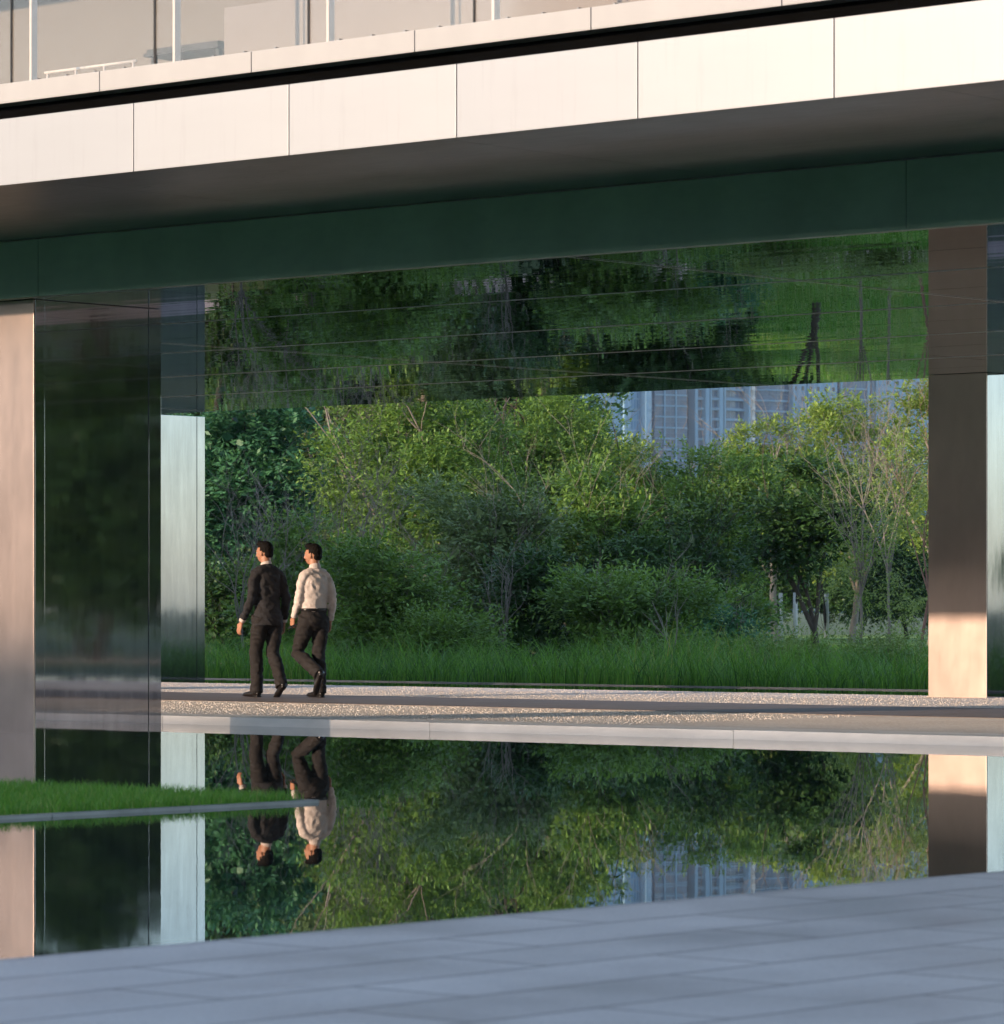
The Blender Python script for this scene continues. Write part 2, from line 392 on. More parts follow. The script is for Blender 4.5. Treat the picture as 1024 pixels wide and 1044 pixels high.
bpart(cm, 'ceiling', M['ceiling'])
for q in range(2, 10, 2): bpart(MB().box(-62, -2, YB+0.02+1.5*q-0.006, YB+0.02+1.5*q+0.006, ZC-0.004, ZC-0.001), 'highlight_strip', M['strip'])  # pale strips added in place of highlights along the joint edges
for q in range(1, 12, 2): bpart(MB().box(-62+4.72*q-0.006, -62+4.72*q+0.006, YB+0.03, 37.99, ZC-0.006, ZC-0.0045), 'highlight_strip', M['strip'])
bpart(MB().box(-62, -2, YB+0.1, 38.05, ZC+0.021, ZS+0.5), 'roof_core', M['white'])
bm_ = MB(); xs = [-62, -52.5, -43.5, -34.4, on_y(39, YB), on_y(924, YB), -7.2, -2]
for a, b in zip(xs, xs[1:]): bm_.box(a+0.003, b-0.003, YB, YB+0.09, ZC-0.004, ZS-0.012)
bpart(bm_, 'beam', M['beam'])
sf = MB()
for a in range(-62, -2, 4): sf.box(a+0.002, a+3.998, YF+0.03, YB-0.002, ZS, ZS+0.03)
bpart(sf, 'soffit', M['soffit'])
XJ = -14.67; MOD = 1.575
pm = MB().box(0.005, MOD-0.005, YF, YF+0.028, ZS-0.012, 4.755, 0.004).mesh('fascia_panel'); pm.materials.append(M['fascia'])
for k in range(-28, 7):
    o = link('fascia_panel', pm, Bd); o.location = OFF + Vector((XJ + k*MOD, 0, 0))
bpart(MB().box(-60, -3, YF+0.029, YF+0.06, ZS+0.031, 4.74), 'fascia_frame', M['joint'])
bpart(MB().box(-60, -3, YF+0.30, YF+0.36, 4.70, 4.898), 'recess', M['black'])
bpart(MB().box(-60, -3, YF+0.061, YF+0.30, 4.70, 4.735), 'ledge', M['black'])
em = MB().box(0.004, MOD-0.004, 20.05, 20.55, 4.90, 5.05, 0.006).mesh('slab_edge'); em.materials.append(M['slab_edge'])
for k in range(-28, 7):
    o = link('slab_edge', em, Bd); o.location = OFF + Vector((XJ - 0.52 + k*MOD, 0, 0))
bpart(MB().box(-60, -3, 20.56, 38, 4.78, 5.04), 'terrace_floor', M['concrete'])
# balustrade: panes, clamps, posts
XG = -18.02
gm = MB().box(0.008, MOD-0.008, 20.30, 20.312, 5.06, 6.25).mesh('glass_pane'); gm.materials.append(M['glass'])
jm = MB().box(-0.006, 0.006, 20.298, 20.314, 5.051, 6.25).mesh('glass_seal'); jm.materials.append(M['joint'])
pst = MB().box(-0.012, 0.012, 20.50, 20.56, 5.051, 6.3).mesh('post'); pst.materials.append(M['white'])
clm = MB().box(-0.006, 0.006, 20.285, 20.33, 5.051, 5.105).mesh('clamp'); clm.materials.append(M['steel_edge'])
for k in range(-20, 9):
    for mm, nm in ((gm, 'glass_pane'), (jm, 'glass_seal'), (pst, 'post')):
        o = link(nm, mm, Bd); o.location = OFF + Vector((XG + k*MOD, 0, 0))
    if -4 < k < 3:
        for q in range(1, 5): o = link('clamp', clm, Bd); o.location = OFF + Vector((XG + (k+q/5)*MOD, 0, 0))
bpart(MB().box(-21.65, -4, 21.5, 21.7, 5.041, 5.70, 0.01), 'parapet', M['planter'])
up = MB().box(-60, -3, 24.0, 37.6, 5.041, 7.0); bpart(up, 'upper_wall', M['wall'])
bpart(MB().box(-61, -2.5, 21.2, 38.6, 7.002, 7.4, 0.03), 'roof', M['fascia'])
rl = MB(); xa, xb = on_y(46, 20.9), on_y(139, 20.9)
for z in (5.19, 5.26): rl.tube([(xa, 20.9, z), (xb, 20.9, z)], [0.011]*2, 8)
for q in range(4): xq = xa+(xb-xa)*(q+0.1)/3.2; rl.tube([(xq, 20.9, 5.04), (xq, 20.9, 5.26)], [0.009]*2, 8)
tag(rl.build('rail', M['white'], None, True), 'low white tube rail standing behind the terrace glass at the upper left', 'rail')
bn = empty('table', (-23.5, 23.1, 5.04)); tag(bn, 'small dark slatted table behind the terrace glass', 'table')
tb = MB()
for q in range(6): tb.box(-0.42, 0.42, -0.25+q*0.085, -0.18+q*0.085, 0.66, 0.69)
tb.box(-0.44, 0.44, -0.27, 0.26, 0.63, 0.657); tb.build('tabletop', M['dark_metal'], bn)
for sx in (-1, 1):
    for sy in (-1, 1): MB().box(sx*0.38-0.02, sx*0.38+0.02, sy*0.2-0.02, sy*0.2+0.02, 0.0, 0.628).build('leg', M['dark_metal'], bn)

def column(cx1, y0, depth=1.45, w=0.80):
    """cx1: X of the side facing +X; sheets wrapped round a core with open seams"""
    c = empty('column', (cx1-w/2, y0, 0)); c.parent = Bd; c.location = Vector((cx1-w/2, y0, 0)) - Vector((-25, 23, 0))
    a = w/2
    core = MB().box(-a+0.02, a-0.02, 0.02, depth-0.02, -0.3, ZC-0.006); core.build('core', M['joint'], c)
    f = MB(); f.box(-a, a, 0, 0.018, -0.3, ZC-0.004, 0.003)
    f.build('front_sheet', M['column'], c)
    s = MB(); s.box(a-0.018, a, 0.021, 0.130, -0.3, ZC-0.004, 0.002); s.box(a-0.022, a-0.005, 0.134, depth-0.154, -0.3, ZC-0.004, 0.002)
    s.box(a-0.018, a, depth-0.15, depth, -0.3, ZC-0.004, 0.002)
    s.box(-a, -a+0.018, 0.021, depth, -0.3, ZC-0.004, 0.002); s.box(-a+0.02, a-0.02, depth-0.018, depth, -0.3, ZC-0.004, 0.002)
    s.build('side_sheet', M['column_side'], c)
    return c
for cx, cy in ((-25.7, 23.2), (-25.5, 37.5), (-39.6, 37.5), (-39.6, 23.2)): column(cx, cy, 1.53 if cy < 30 else 1.45)

# unseen block added on the sunny side to shade the plaza and pool
shade_e = empty('shade_block', (-40, -56, 0)); tag(shade_e, 'long grey unseen block added across the plaza to cast shade', 'building')
o = MB().box(-120, 100, -6, 6, -0.3, 14.15).build('wall', M['block_grey'], shade_e)
o = MB().box(-120.3, 100.3, -6.3, 6.3, 14.152, 14.4).build('roof', M['block_grey'], shade_e)
wn = MB()
for q in range(50):
    for fl in range(4): wn.box(-118+q*4.4, -115.2+q*4.4, 5.95, 6.03, 1.2+fl*3.5, 3.2+fl*3.5)
wn.build('windows', M['pane'], shade_e)['kind'] = 'stuff'

# ------------------------------------------------------------------ trees
def leaf_cloud(seed, rx, ry, rz, zc, ncl, per, leaf, spread=0.42, hollow=0.55, bottom=-0.9, spray=9, droop=0.15, wid=0.42, inner=True, knob=0.62, up=0.3):
    """sprays of leaves in clumps over a lumpy crown; returns quads and tones"""
    r = np.random.default_rng(seed)
    S = np.array([rx, ry, rz])
    NL = int(max(9, min(46, 2.2*(rx*ry*rz)**0.62*3)))
    ld = unit(r.normal(size=(NL*3, 3))); ld = ld[ld[:, 2] > bottom][:NL]; NL = len(ld)
    lf = r.uniform(0.35, 1.0, NL)**0.5
    k = np.array([1 + knob*0.45*noise.noise(Vector((v[0]*1.6+seed*3.7, v[1]*1.6, v[2]*1.6))) for v in ld])
    lr = r.uniform(0.22, 0.40, NL)*(rx*ry*rz)**(1/3)
    lc = ld*(np.clip(k, 0.6, 1.25)*lf)[:, None]*np.maximum(S - lr.mean()*0.75, S*0.45)
    li = r.choice(NL, ncl, p=lr**2/np.sum(lr**2)); ltone = r.uniform(-0.22, 0.22, NL)
    d = unit(r.normal(size=(ncl, 3)) + ld[li]*0.55 + np.array([0, 0, 0.45]))
    c = lc[li] + d*(lr[li]*r.uniform(0.70, 1.05, ncl))[:, None]*np.array([1.15, 1.15, 0.85]) + np.array([0, 0, zc]); nrm = d
    c[:, 2] = np.maximum(c[:, 2], 0.12)
    n = len(c); ctone = r.uniform(-0.16, 0.16, n) + ltone[li]
    # sprays
    ci = np.repeat(np.arange(n), per); m = len(ci)
    o = c[ci] + r.normal(size=(m, 3))*spread*np.array([0.62, 0.62, 0.34])
    ax = unit(nrm[ci]*0.7 + r.normal(size=(m, 3))*0.55 + np.array([0, 0, up])); L = r.uniform(0.5, 1.1, m)*spread*1.25
    st = r.uniform(-0.12, 0.12, m)
    V = []; T = []
    for j in range(spray):
        f = (j+0.6)/spray; sgn = 1 if j % 2 else -1
        p = o + ax*(L*f)[:, None]; p[:, 2] -= droop*L*f*f
        sd = unit(np.cross(ax, np.array([0, 0, 1.0])))*sgn
        l = unit(ax*0.55 + sd*0.9 + r.normal(size=(m, 3))*0.28 - np.array([0, 0, droop]))
        if j == spray-1: l = unit(ax + r.normal(size=(m, 3))*0.2)
        up_ = unit(np.array([0, 0, 1.0]) + nrm[ci]*0.4 + r.normal(size=(m, 3))*0.45)
        w = unit(np.cross(l, up_)); s = leaf*r.uniform(0.65, 1.25, m)
        q = np.stack([p, p + l*(s*0.45)[:, None] + w*(s*wid/2)[:, None], p + l*s[:, None], p + l*(s*0.45)[:, None] - w*(s*wid/2)[:, None]], 1)
        V.append(q); T.append(np.clip(0.5 + ctone[ci] + st + r.normal(size=m)*0.16, 0, 1))
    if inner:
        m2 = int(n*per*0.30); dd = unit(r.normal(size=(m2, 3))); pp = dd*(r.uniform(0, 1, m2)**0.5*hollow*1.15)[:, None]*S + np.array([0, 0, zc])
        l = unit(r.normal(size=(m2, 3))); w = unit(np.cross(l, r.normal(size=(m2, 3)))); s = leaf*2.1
        V.append(np.stack([pp, pp+l*s*0.45+w*s*0.3, pp+l*s, pp+l*s*0.45-w*s*0.3], 1)); T.append(r.uniform(0, 0.5, m2))  # inner leaves toned darker: shade inside the crown put into their colour
    return np.concatenate(V), np.concatenate(T)
def wood(seed, h, r0, spread, n_limbs=6, lean=0.1, fork=0.3, twigs=2, fine=0.35):
    """tapered trunk that forks into limbs and twigs, one mesh"""
    rd = random.Random(seed); mb = MB()
    def limb(p, d, L, r, lev):
        n = 6; pts = [p]; rr = [r]
        for i in range(n):
            d = (d + Vector((rd.gauss(0, 0.13), rd.gauss(0, 0.13), rd.gauss(0.03, 0.06)))).normalized()
            p = p + d*(L/n); pts.append(p); rr.append(r*(1-0.75*(i+1)/n))
        mb.tube(pts, rr, 6 if lev < 2 else 4, caps=False)
        if lev < twigs:
            for q in range(3 if lev else 4):
                i = rd.randint(2, n); a = rd.uniform(0, 6.28)
                nd = (d + Vector((math.cos(a), math.sin(a), 0.25))*rd.uniform(0.5, 0.9)).normalized()
                limb(pts[i], nd, L*rd.uniform(0.4, 0.65), max(rr[i]*0.7, 0.005), lev+1)
    p = Vector((0, 0, -0.1)); pts = [p]; rr = [r0*1.35]; d = Vector((rd.uniform(-lean, lean), rd.uniform(-lean, lean), 1)).normalized()
    hf = h*fork
    for i in range(5):
        d = (d + Vector((rd.gauss(0, 0.06), rd.gauss(0, 0.06), 0.05))).normalized(); p = p + d*(hf/5); pts.append(p); rr.append(r0*(1-0.06*i))
    mb.tube(pts, rr, 9, caps=False)
    for q in range(n_limbs):
        a = 6.283*q/n_limbs + rd.uniform(-0.4, 0.4); s = rd.uniform(0.35, 1.0)*spread
        limb(p, Vector((math.cos(a)*s, math.sin(a)*s, 1)).normalized(), (h-hf)*rd.uniform(0.7, 1.0), r0*rd.uniform(0.42, 0.66), 0)
    return mb
def place_tree(name, label, cat, pos, rz, group, crown, trunk, leafmat, barkmat, scale=1.0, extra=None):
    e = empty(name, pos, rz); tag(e, label, cat, group); e.scale = (scale,)*3
    me, tm = crown, trunk
    link('crown', me, e)
    if tm: link('trunk', tm, e)
    return e
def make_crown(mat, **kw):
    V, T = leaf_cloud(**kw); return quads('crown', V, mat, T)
def make_wood(mat, **kw):
    mb = wood(**kw); me = mb.mesh('trunk'); me.materials.append(mat); me.polygons.foreach_set('use_smooth', [True]*len(me.polygons)); return me
def grow(name, label, cat, px, d, ytop, wpx, mat, bark, seed, group=None, base=None, rz=0, dens=1.0, leaf=0.115, wkw=None, zb=0.4, **kw):
    """a tree whose crown reaches the height seen on the bearing px at distance d"""
    top = CAMH + (621-ytop)*d/4040.0; w = wpx*d/4040.0/2; rz_ = (top-zb)/2/1.05
    area = 4*math.pi*((w*w*2 + 2*w*rz_*1)/4)
    ncl = int(area*4.2*dens); per = kw.pop('per', 15); kw.setdefault('spread', 0.36)
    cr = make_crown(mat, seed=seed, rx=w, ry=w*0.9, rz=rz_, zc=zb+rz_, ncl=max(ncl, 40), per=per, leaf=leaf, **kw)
    wk = dict(seed=seed, h=top*0.93, r0=0.05+top*0.012, spread=w/top*1.6); wk.update(wkw or {})
    wd = make_wood(bark, **wk)
    return place_tree(name, label, cat, at(px, d, -0.06), rz, group, cr, wd, None, None)
GT = 'trees growing behind the reed bed'; GB = 'bushes growing behind the reed bed'; GW = 'slender wispy trees at the right'
grow('tree', 'dark blue-green leafy tree at the far left, next to the pale far column', 'tree', 232, 92, 360, 185, M['leaf_blue'], M['bark_dark'], 1, GT, leaf=0.17, zb=1.5)
grow('tree', 'grey-green tree with dull crown between the blue-green tree and the big yellow-green tree', 'tree', 345, 112, 350, 210, M['leaf_grey'], M['twig'], 2, GT, leaf=0.14, zb=1.5)
grow('tree', 'big yellow-green tree with feathery leaves left of the middle, behind the walking men', 'tree', 432, 88, 352, 235, M['leaf_mid'], M['twig'], 3, GT, leaf=0.11, zb=0.9, wkw=dict(twigs=3))
grow('tree', 'round green tree in the middle of the opening', 'tree', 545, 96, 350, 200, M['leaf_mid'], M['bark'], 4, GT, zb=1.0)
grow('tree', 'green tree with sunlit yellow tips right of the middle, under the leftmost pale tower', 'tree', 640, 102, 428, 190, M['leaf_yel'], M['twig'], 5, GT, leaf=0.14, zb=1.0)
grow('tree', 'lower dark green tree under the tower with balconies', 'tree', 722, 92, 447, 175, M['leaf_mid'], M['bark'], 6, GT, zb=0.7)
grow('tree', 'yellow-green tree right of the white tower strip', 'tree', 792, 128, 418, 150, M['leaf_yel'], M['twig'], 7, GT, leaf=0.15, zb=2.0)
grow('tree', 'airy yellow-green tree with many bare grey branches showing', 'tree', 868, 132, 392, 165, M['leaf_yel'], M['twig'], 8, GT, leaf=0.15, zb=2.8, dens=0.8, per=11, inner=False, wkw=dict(n_limbs=9, twigs=3, fork=0.22, r0=0.13))
grow('tree', 'yellow-green tree cut by the right column', 'tree', 950, 112, 380, 110, M['leaf_yel'], M['twig'], 9, GT, leaf=0.14, zb=2.4, dens=0.6, per=11, inner=False, wkw=dict(n_limbs=7, twigs=2))
grow('tree', 'dark tree with a forked black trunk standing on its own at the right', 'tree', 833, 84, 470, 140, M['leaf_dark'], M['bark'], 10, GT, leaf=0.14, zb=1.75, dens=0.8, wkw=dict(fork=0.2, n_limbs=3, r0=0.10, lean=0.02, spread=0.5))
# slender trees
for i, (px, d, yt, w, lab) in enumerate(((878, 76, 440, 66, 'slender wispy tree with a pale thin stem, left one at the right column'),
                                    (908, 80, 410, 60, 'slender wispy tree between two others, with loose hanging leaves'),
                                    (933, 74, 425, 50, 'slender wispy tree with reddish stem close to the right column'))):
    grow('slender_tree', lab, 'tree', px, d, yt, w, M['leaf_pale'], M['redbark' if i == 2 else 'twig'], 20+i, GW, leaf=0.085, zb=0.5, dens=1.1, per=9, inner=False, spray=8,
         spread=0.34, hollow=0.15, droop=0.45, wid=0.3, wkw=dict(n_limbs=5, twigs=2, fork=0.35, r0=0.035, spread=0.16, lean=0.03), knob=0.7)
# bushes in front
for i, (px, d, yt, w, mt, lf, lab) in enumerate((
        (300, 72, 492, 120, 'leaf_mid', 0.105, 'tall feathery green bush right beside the man in the white shirt'),
        (395, 68, 520, 160, 'leaf_mid', 0.11, 'broad green bush right of the man in the white shirt'),
        (490, 76, 468, 150, 'leaf_grey', 0.12, 'grey-green bush in front of the big yellow-green tree'),
        (560, 70, 555, 130, 'leaf_dark', 0.12, 'dark low bush below the round green tree'),
        (650, 68, 565, 170, 'leaf_mid', 0.105, 'low green bush in the middle right, just above the reeds'),
        (690, 80, 505, 170, 'leaf_dark', 0.13, 'dark green bush behind the low bushes, under the balcony tower'),
        (735, 72, 600, 100, 'leaf_blue', 0.11, 'low blue-green bush left of the forked black trunk'),
        (238, 80, 560, 90, 'leaf_dark', 0.13, 'very dark bush beside the pale far column'),
        (590, 82, 455, 150, 'leaf_mid', 0.13, 'leafy green bush between the round tree and the yellow-tipped tree'),
        (800, 70, 655, 90, 'leaf_pale', 0.08, 'low pale shrub at the foot of the forked trunk'),
        (905, 71, 648, 90, 'leaf_pale', 0.08, 'low pale shrub at the foot of the slender trees'),
        (680, 66, 638, 150, 'leaf_mid', 0.09, 'low green shrub touching the reeds right of the middle'),
        (842, 168, 572, 190, 'leaf_dark', 0.16, 'dark far bush seen through the gap below the forked trunk tree'),
        (455, 66, 628, 150, 'leaf_mid', 0.09, 'low green shrub touching the reeds left of the middle'))):
    grow('bush', lab, 'bush', px, d, yt, w, M[mt], M['bark_dark' if 'dark' in mt else 'twig'], 40+i, GB, leaf=lf, zb=0.7 if d > 150 else -0.1, wkw=dict(fork=0.08, n_limbs=8, r0=0.03, spread=0.9, twigs=2), hollow=0.6)
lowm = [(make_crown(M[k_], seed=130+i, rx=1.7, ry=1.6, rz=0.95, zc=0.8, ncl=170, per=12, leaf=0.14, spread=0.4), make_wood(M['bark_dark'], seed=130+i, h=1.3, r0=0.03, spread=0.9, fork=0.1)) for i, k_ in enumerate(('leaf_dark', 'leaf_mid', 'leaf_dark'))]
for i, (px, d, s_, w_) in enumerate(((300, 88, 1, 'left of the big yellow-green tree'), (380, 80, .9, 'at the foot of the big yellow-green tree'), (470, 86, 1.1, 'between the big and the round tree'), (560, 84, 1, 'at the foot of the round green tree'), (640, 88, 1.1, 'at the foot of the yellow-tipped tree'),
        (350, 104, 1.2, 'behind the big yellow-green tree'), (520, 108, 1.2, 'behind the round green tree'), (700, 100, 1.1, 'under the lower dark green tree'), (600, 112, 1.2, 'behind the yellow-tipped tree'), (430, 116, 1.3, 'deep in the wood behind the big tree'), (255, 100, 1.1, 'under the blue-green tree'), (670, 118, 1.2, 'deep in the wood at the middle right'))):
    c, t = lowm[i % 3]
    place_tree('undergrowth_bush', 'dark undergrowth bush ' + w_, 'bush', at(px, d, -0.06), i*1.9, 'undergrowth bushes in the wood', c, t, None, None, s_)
# bare dead shrubs
for i, (px, d, yt, w, lab) in enumerate(((248, 70, 508, 50, 'bare grey dead shrub left of the man in the dark suit'),
                                         (352, 70, 470, 60, 'bare grey branches sticking out between the green crowns'),
                                         (520, 68, 562, 34, 'bare reddish grey branches in the dark gap of the middle'),
                                         (690, 64, 590, 30, 'thin bare curved stems right of the middle, above the reeds'))):
    e = empty('dead_shrub', at(px, d, -0.06)); tag(e, lab, 'shrub', 'bare shrubs behind the reeds')
    top = CAMH + (621-yt)*d/4040
    link('branches', make_wood(M['twig'], seed=70+i, h=top, r0=0.03, spread=w*d/4040/top*1.1, n_limbs=(6, 6, 4, 2)[i], twigs=(3, 3, 2, 1)[i], fork=0.3), e)
# whitewashed trunks further back
for px, d, yt, lab in ((796, 150, 560, 'thin tree with a whitewashed trunk, left of the three at the right'), (811, 146, 555, 'thin tree with a whitewashed trunk, middle of the three at the right'),
                  (843, 152, 560, 'thin tree with a whitewashed trunk, right of the forked black trunk'), (240, 140, 560, 'thin tree with a whitewashed trunk in the dark gap at the far left')):
    e = empty('tree', at(px, d, -0.06)); tag(e, lab, 'tree', 'whitewashed trees far back')
    w_ = wood(seed=int(px), h=5.5, r0=0.055, spread=0.5, n_limbs=5, twigs=1, fork=0.5, lean=0.02); w_v = w_
    me = w_.mesh('trunk'); me.materials.append(M['bark_dark']); link('trunk', me, e)
    MB().tube([(0, 0, 0), (0.0, 0.0, 0.9), (0, 0, 1.75)], [0.10, 0.085, 0.08], 10).build('painted_band', M['lime'], e, True)
    V, T = leaf_cloud(int(px)+1, 1.6, 1.6, 1.6, 4.6, 120, 8, 0.18); link('crown', quads('crown', V, M['leaf_dark'], T), e)
# darker wood behind everything, each tree copied from three models
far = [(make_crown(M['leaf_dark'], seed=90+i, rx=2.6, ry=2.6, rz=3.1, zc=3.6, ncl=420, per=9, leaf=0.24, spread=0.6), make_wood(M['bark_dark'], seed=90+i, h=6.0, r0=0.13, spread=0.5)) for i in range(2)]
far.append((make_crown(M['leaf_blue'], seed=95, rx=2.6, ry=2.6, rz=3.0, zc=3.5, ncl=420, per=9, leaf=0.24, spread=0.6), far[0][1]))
rd = random.Random(5)
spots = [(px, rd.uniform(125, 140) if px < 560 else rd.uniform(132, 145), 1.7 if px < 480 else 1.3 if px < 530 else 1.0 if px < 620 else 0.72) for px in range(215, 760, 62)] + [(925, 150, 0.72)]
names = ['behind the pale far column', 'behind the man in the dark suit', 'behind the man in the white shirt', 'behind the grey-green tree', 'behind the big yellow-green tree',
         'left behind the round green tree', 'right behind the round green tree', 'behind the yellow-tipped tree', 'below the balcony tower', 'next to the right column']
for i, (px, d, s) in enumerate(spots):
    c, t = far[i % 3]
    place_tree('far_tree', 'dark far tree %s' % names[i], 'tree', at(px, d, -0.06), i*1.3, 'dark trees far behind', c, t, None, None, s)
# trees beside the view: seen in the steel columns and the mirrored ceiling
side = [(-36, 64, .8), (6, 66, .9), (13, 60, 1.0), (20, 66, 1.0), (28, 62, 1.0), (36, 70, 1.1), (46, 64, 1.0), (-95, 66, 1.1), (-104, 74, 1.0), (-88, 74, 1.1), (-112, 66, 1.1),
        (-2, 190, .9), (12, 205, .8), (28, 195, 1.0), (46, 210, .9), (64, 200, 1.0), (84, 205, .9), (104, 215, 1.0), (-16, 200, .8), (126, 220, 1.0), (-34, 215, .9), (-50, 200, .9), (-66, 212, 1.0), (-84, 205, .9), (-102, 214, 1.0)]
for i, (x, y, s) in enumerate(side):
    c, t = far[(i+1) % 3]
    place_tree('side_tree', 'dark green tree standing off to the side of the reed bed', 'tree', Vector((x, y, -0.06)), i*2.1, 'trees beside the reed bed', c, t, None, None, s)
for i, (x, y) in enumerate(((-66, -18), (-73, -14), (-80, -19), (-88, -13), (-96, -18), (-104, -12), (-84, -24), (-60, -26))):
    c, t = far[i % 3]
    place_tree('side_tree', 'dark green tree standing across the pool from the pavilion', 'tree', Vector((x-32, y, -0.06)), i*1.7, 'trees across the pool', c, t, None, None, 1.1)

# ------------------------------------------------------------------ towers far behind
def twr_mat(name, glass, frame, sx, sz, mort):
    m = NT(name); tc = m.add('ShaderNodeTexCoord'); sp = m.add('ShaderNodeSeparateXYZ'); cb = m.add('ShaderNodeCombineXYZ')
    m.link(tc.outputs['Object'], sp.inputs[0])
    ad = m.add('ShaderNodeMath', operation='ADD'); m.link(sp.outputs['X'], ad.inputs[0]); m.link(sp.outputs['Y'], ad.inputs[1])
    m.link(ad.outputs[0], cb.inputs['X']); m.link(sp.outputs['Z'], cb.inputs['Y'])
    br = m.add('ShaderNodeTexBrick'); br.offset = 0.0; m.link(cb.outputs[0], br.inputs['Vector'])
    m.set(br, Scale=1.0, Mortar_Size=mort, Mortar_Smooth=0.1, Bias=0.0, Brick_Width=sx, Row_Height=sz,
          Color1=(*glass, 1), Color2=(*tuple(c*1.5+0.01 for c in glass), 1), Mortar=(*frame, 1))
    m.link(br.outputs['Color'], m.b.inputs['Base Color']); m.link(m.map(br.outputs['Fac'], 0.12, 0.7), m.b.inputs['Roughness'])
    return m.m
TM = dict(pale=twr_mat('pale_tower_panels', (0.09, 0.21, 0.34), (0.16, 0.30, 0.43), 1.6, 3.2, 0.28),
          glass=twr_mat('blue_tower_glass', (0.035, 0.085, 0.15), (0.14, 0.21, 0.28), 2.2, 3.3, 0.20),
          deep=twr_mat('deep_blue_glass', (0.025, 0.07, 0.135), (0.07, 0.13, 0.20), 3.0, 3.4, 0.16),
          slab=simple('tower_slab', (0.17, 0.31, 0.43), 0.8, 0, 0.04, 0.1), fin=simple('tower_fin', (0.19, 0.33, 0.45), 0.8, 0, 0.04, 0.1),
          lit=simple('tower_sunlit_side', (0.80, 0.74, 0.68), 0.8, 0, 0.04, 0.1))
def tower(px0, px1, d, mat, label, H=140, depth=14, floors=None, fins=(), bal=0.0, windows=None, curve=0.0, rot=0.0):
    w = (px1-px0)*d/4040.0/math.cos(rot); P = at((px0+px1)/2, d, -0.06)
    e = empty('tower', P, VIEWROT+rot); tag(e, label, 'building', 'tower blocks far behind the trees')
    n = 12; mb = MB(); prof = [(-w/2 + w*i/n, -curve*(1-(2*i/n-1)**2)) for i in range(n+1)]
    b = len(mb.v)
    for z in (0, H): mb.v += [(x, y, z) for x, y in prof] + [(w/2, depth, z), (-w/2, depth, z)]
    k = n+3
    for i in range(k): j = (i+1) % k; mb.f.append((i, j, k+j, k+i))
    mb.f.append(tuple(range(k, 2*k))); mb.build('facade', mat, e)
    if floors:
        s = MB(); fh, th, out = floors; rows = []; z = 3.0
        while z < H: rows += [(z, -0.02), (z, out), (z+th, out), (z+th, -0.02)]; z += fh
        s.v = [(x, y-o_, z) for z, o_ in rows for x, y in prof]
        for r in range(len(rows)-1):
            if r % 4 == 3 : continue
            for i in range(n): k0 = r*(n+1)+i; s.f.append((k0, k0+1, k0+n+2, k0+n+1))
        for r in range(3, len(rows)-1, 4):      # a slim rib keeps the bands one piece
            k0 = r*(n+1); s.f.append((k0, k0+1, k0+n+2, k0+n+1))
        s.build('floor_bands', TM['slab'], e)
    for fx, fw, fo in fins:
        x = -w/2 + w*fx; MB().box(x-fw/2, x+fw/2, -curve-fo, 0.3, 0, H+2).build('fin', TM['fin'], e)
    if windows:
        s = MB(); nx, ww, fh = windows; z = 4
        while z < H-4:
            for i in range(nx):
                x = -w/2 + w*(i+0.5)/nx; s.box(x-ww/2, x+ww/2, -curve-0.12, 0.1, z, z+1.3)
            z += fh
        o = s.build('windows', M['pane'], e); o['kind'] = 'stuff'
    return e
TR = R_(30)
tower(540, 666, 1180, TM['pale'], 'palest tower, with a fine grid of panels, leftmost behind the yellow-tipped tree', curve=5, floors=(6.4, 0.5, 0.15), fins=((0.70, 0.8, 0.5), (0.88, 0.8, 0.5)), rot=TR)
tower(667, 701, 1200, TM['deep'], 'narrow dark glass tower between the pale tower and the balcony tower', floors=(3.3, 0.5, 0.3), fins=((0.3, 0.5, 0.4), (0.65, 0.5, 0.4)), rot=TR)
tower(702, 760, 1215, TM['glass'], 'blue residential tower with balconies, left of the white strip', curve=2.0, floors=(3.1, 0.75, 1.2), fins=((0.02, 1.0, 1.6), (0.22, 1.4, 1.6), (0.28, 0.5, 1.8), (0.47, 1.4, 1.6), (0.53, 0.5, 1.8), (0.99, 0.6, 1.4)), rot=TR)
t_ = tower(768, 806, 1235, TM['deep'], 'dark blue glass tower with curved bands, right of the white strip', curve=1.5, floors=(3.3, 0.55, 0.5), fins=((1.0, 0.8, 1.0),), rot=TR)
w_ = 38*1235/4040/math.cos(TR)
lt = MB(); lt.box(-w_/2-0.5, -w_/2-0.05, -0.6, 14.2, 0, 141)
z = 4
while z < 138: lt.box(-w_/2-1.3, -w_/2-0.05, -0.9, 3.2, z, z+1.1); z += 3.1
lt.build('corner_strip', TM['lit'], t_)  # sunlit side face of the tower, its brightness put into the pale colour
tower(806, 855, 1250, TM['pale'], 'pale tower with small windows above the airy tree', windows=(6, 0.9, 3.3), fins=((0.02, 0.9, 0.6), (0.36, 0.5, 0.4)), rot=TR)
tower(855, 887, 1262, TM['deep'], 'dark blue glass tower between two pale ones at the right', floors=(3.4, 0.5, 0.3), fins=((0.04, 0.8, 0.6), (0.96, 0.8, 0.6)), rot=TR)
tower(887, 985, 1280, TM['pale'], 'pale tower with small windows next to the right column', windows=(9, 0.9, 3.3), fins=((0.04, 1.2, 0.8), (0.25, 0.5, 0.4)), floors=(6.6, 0.3, 0.12), rot=TR)

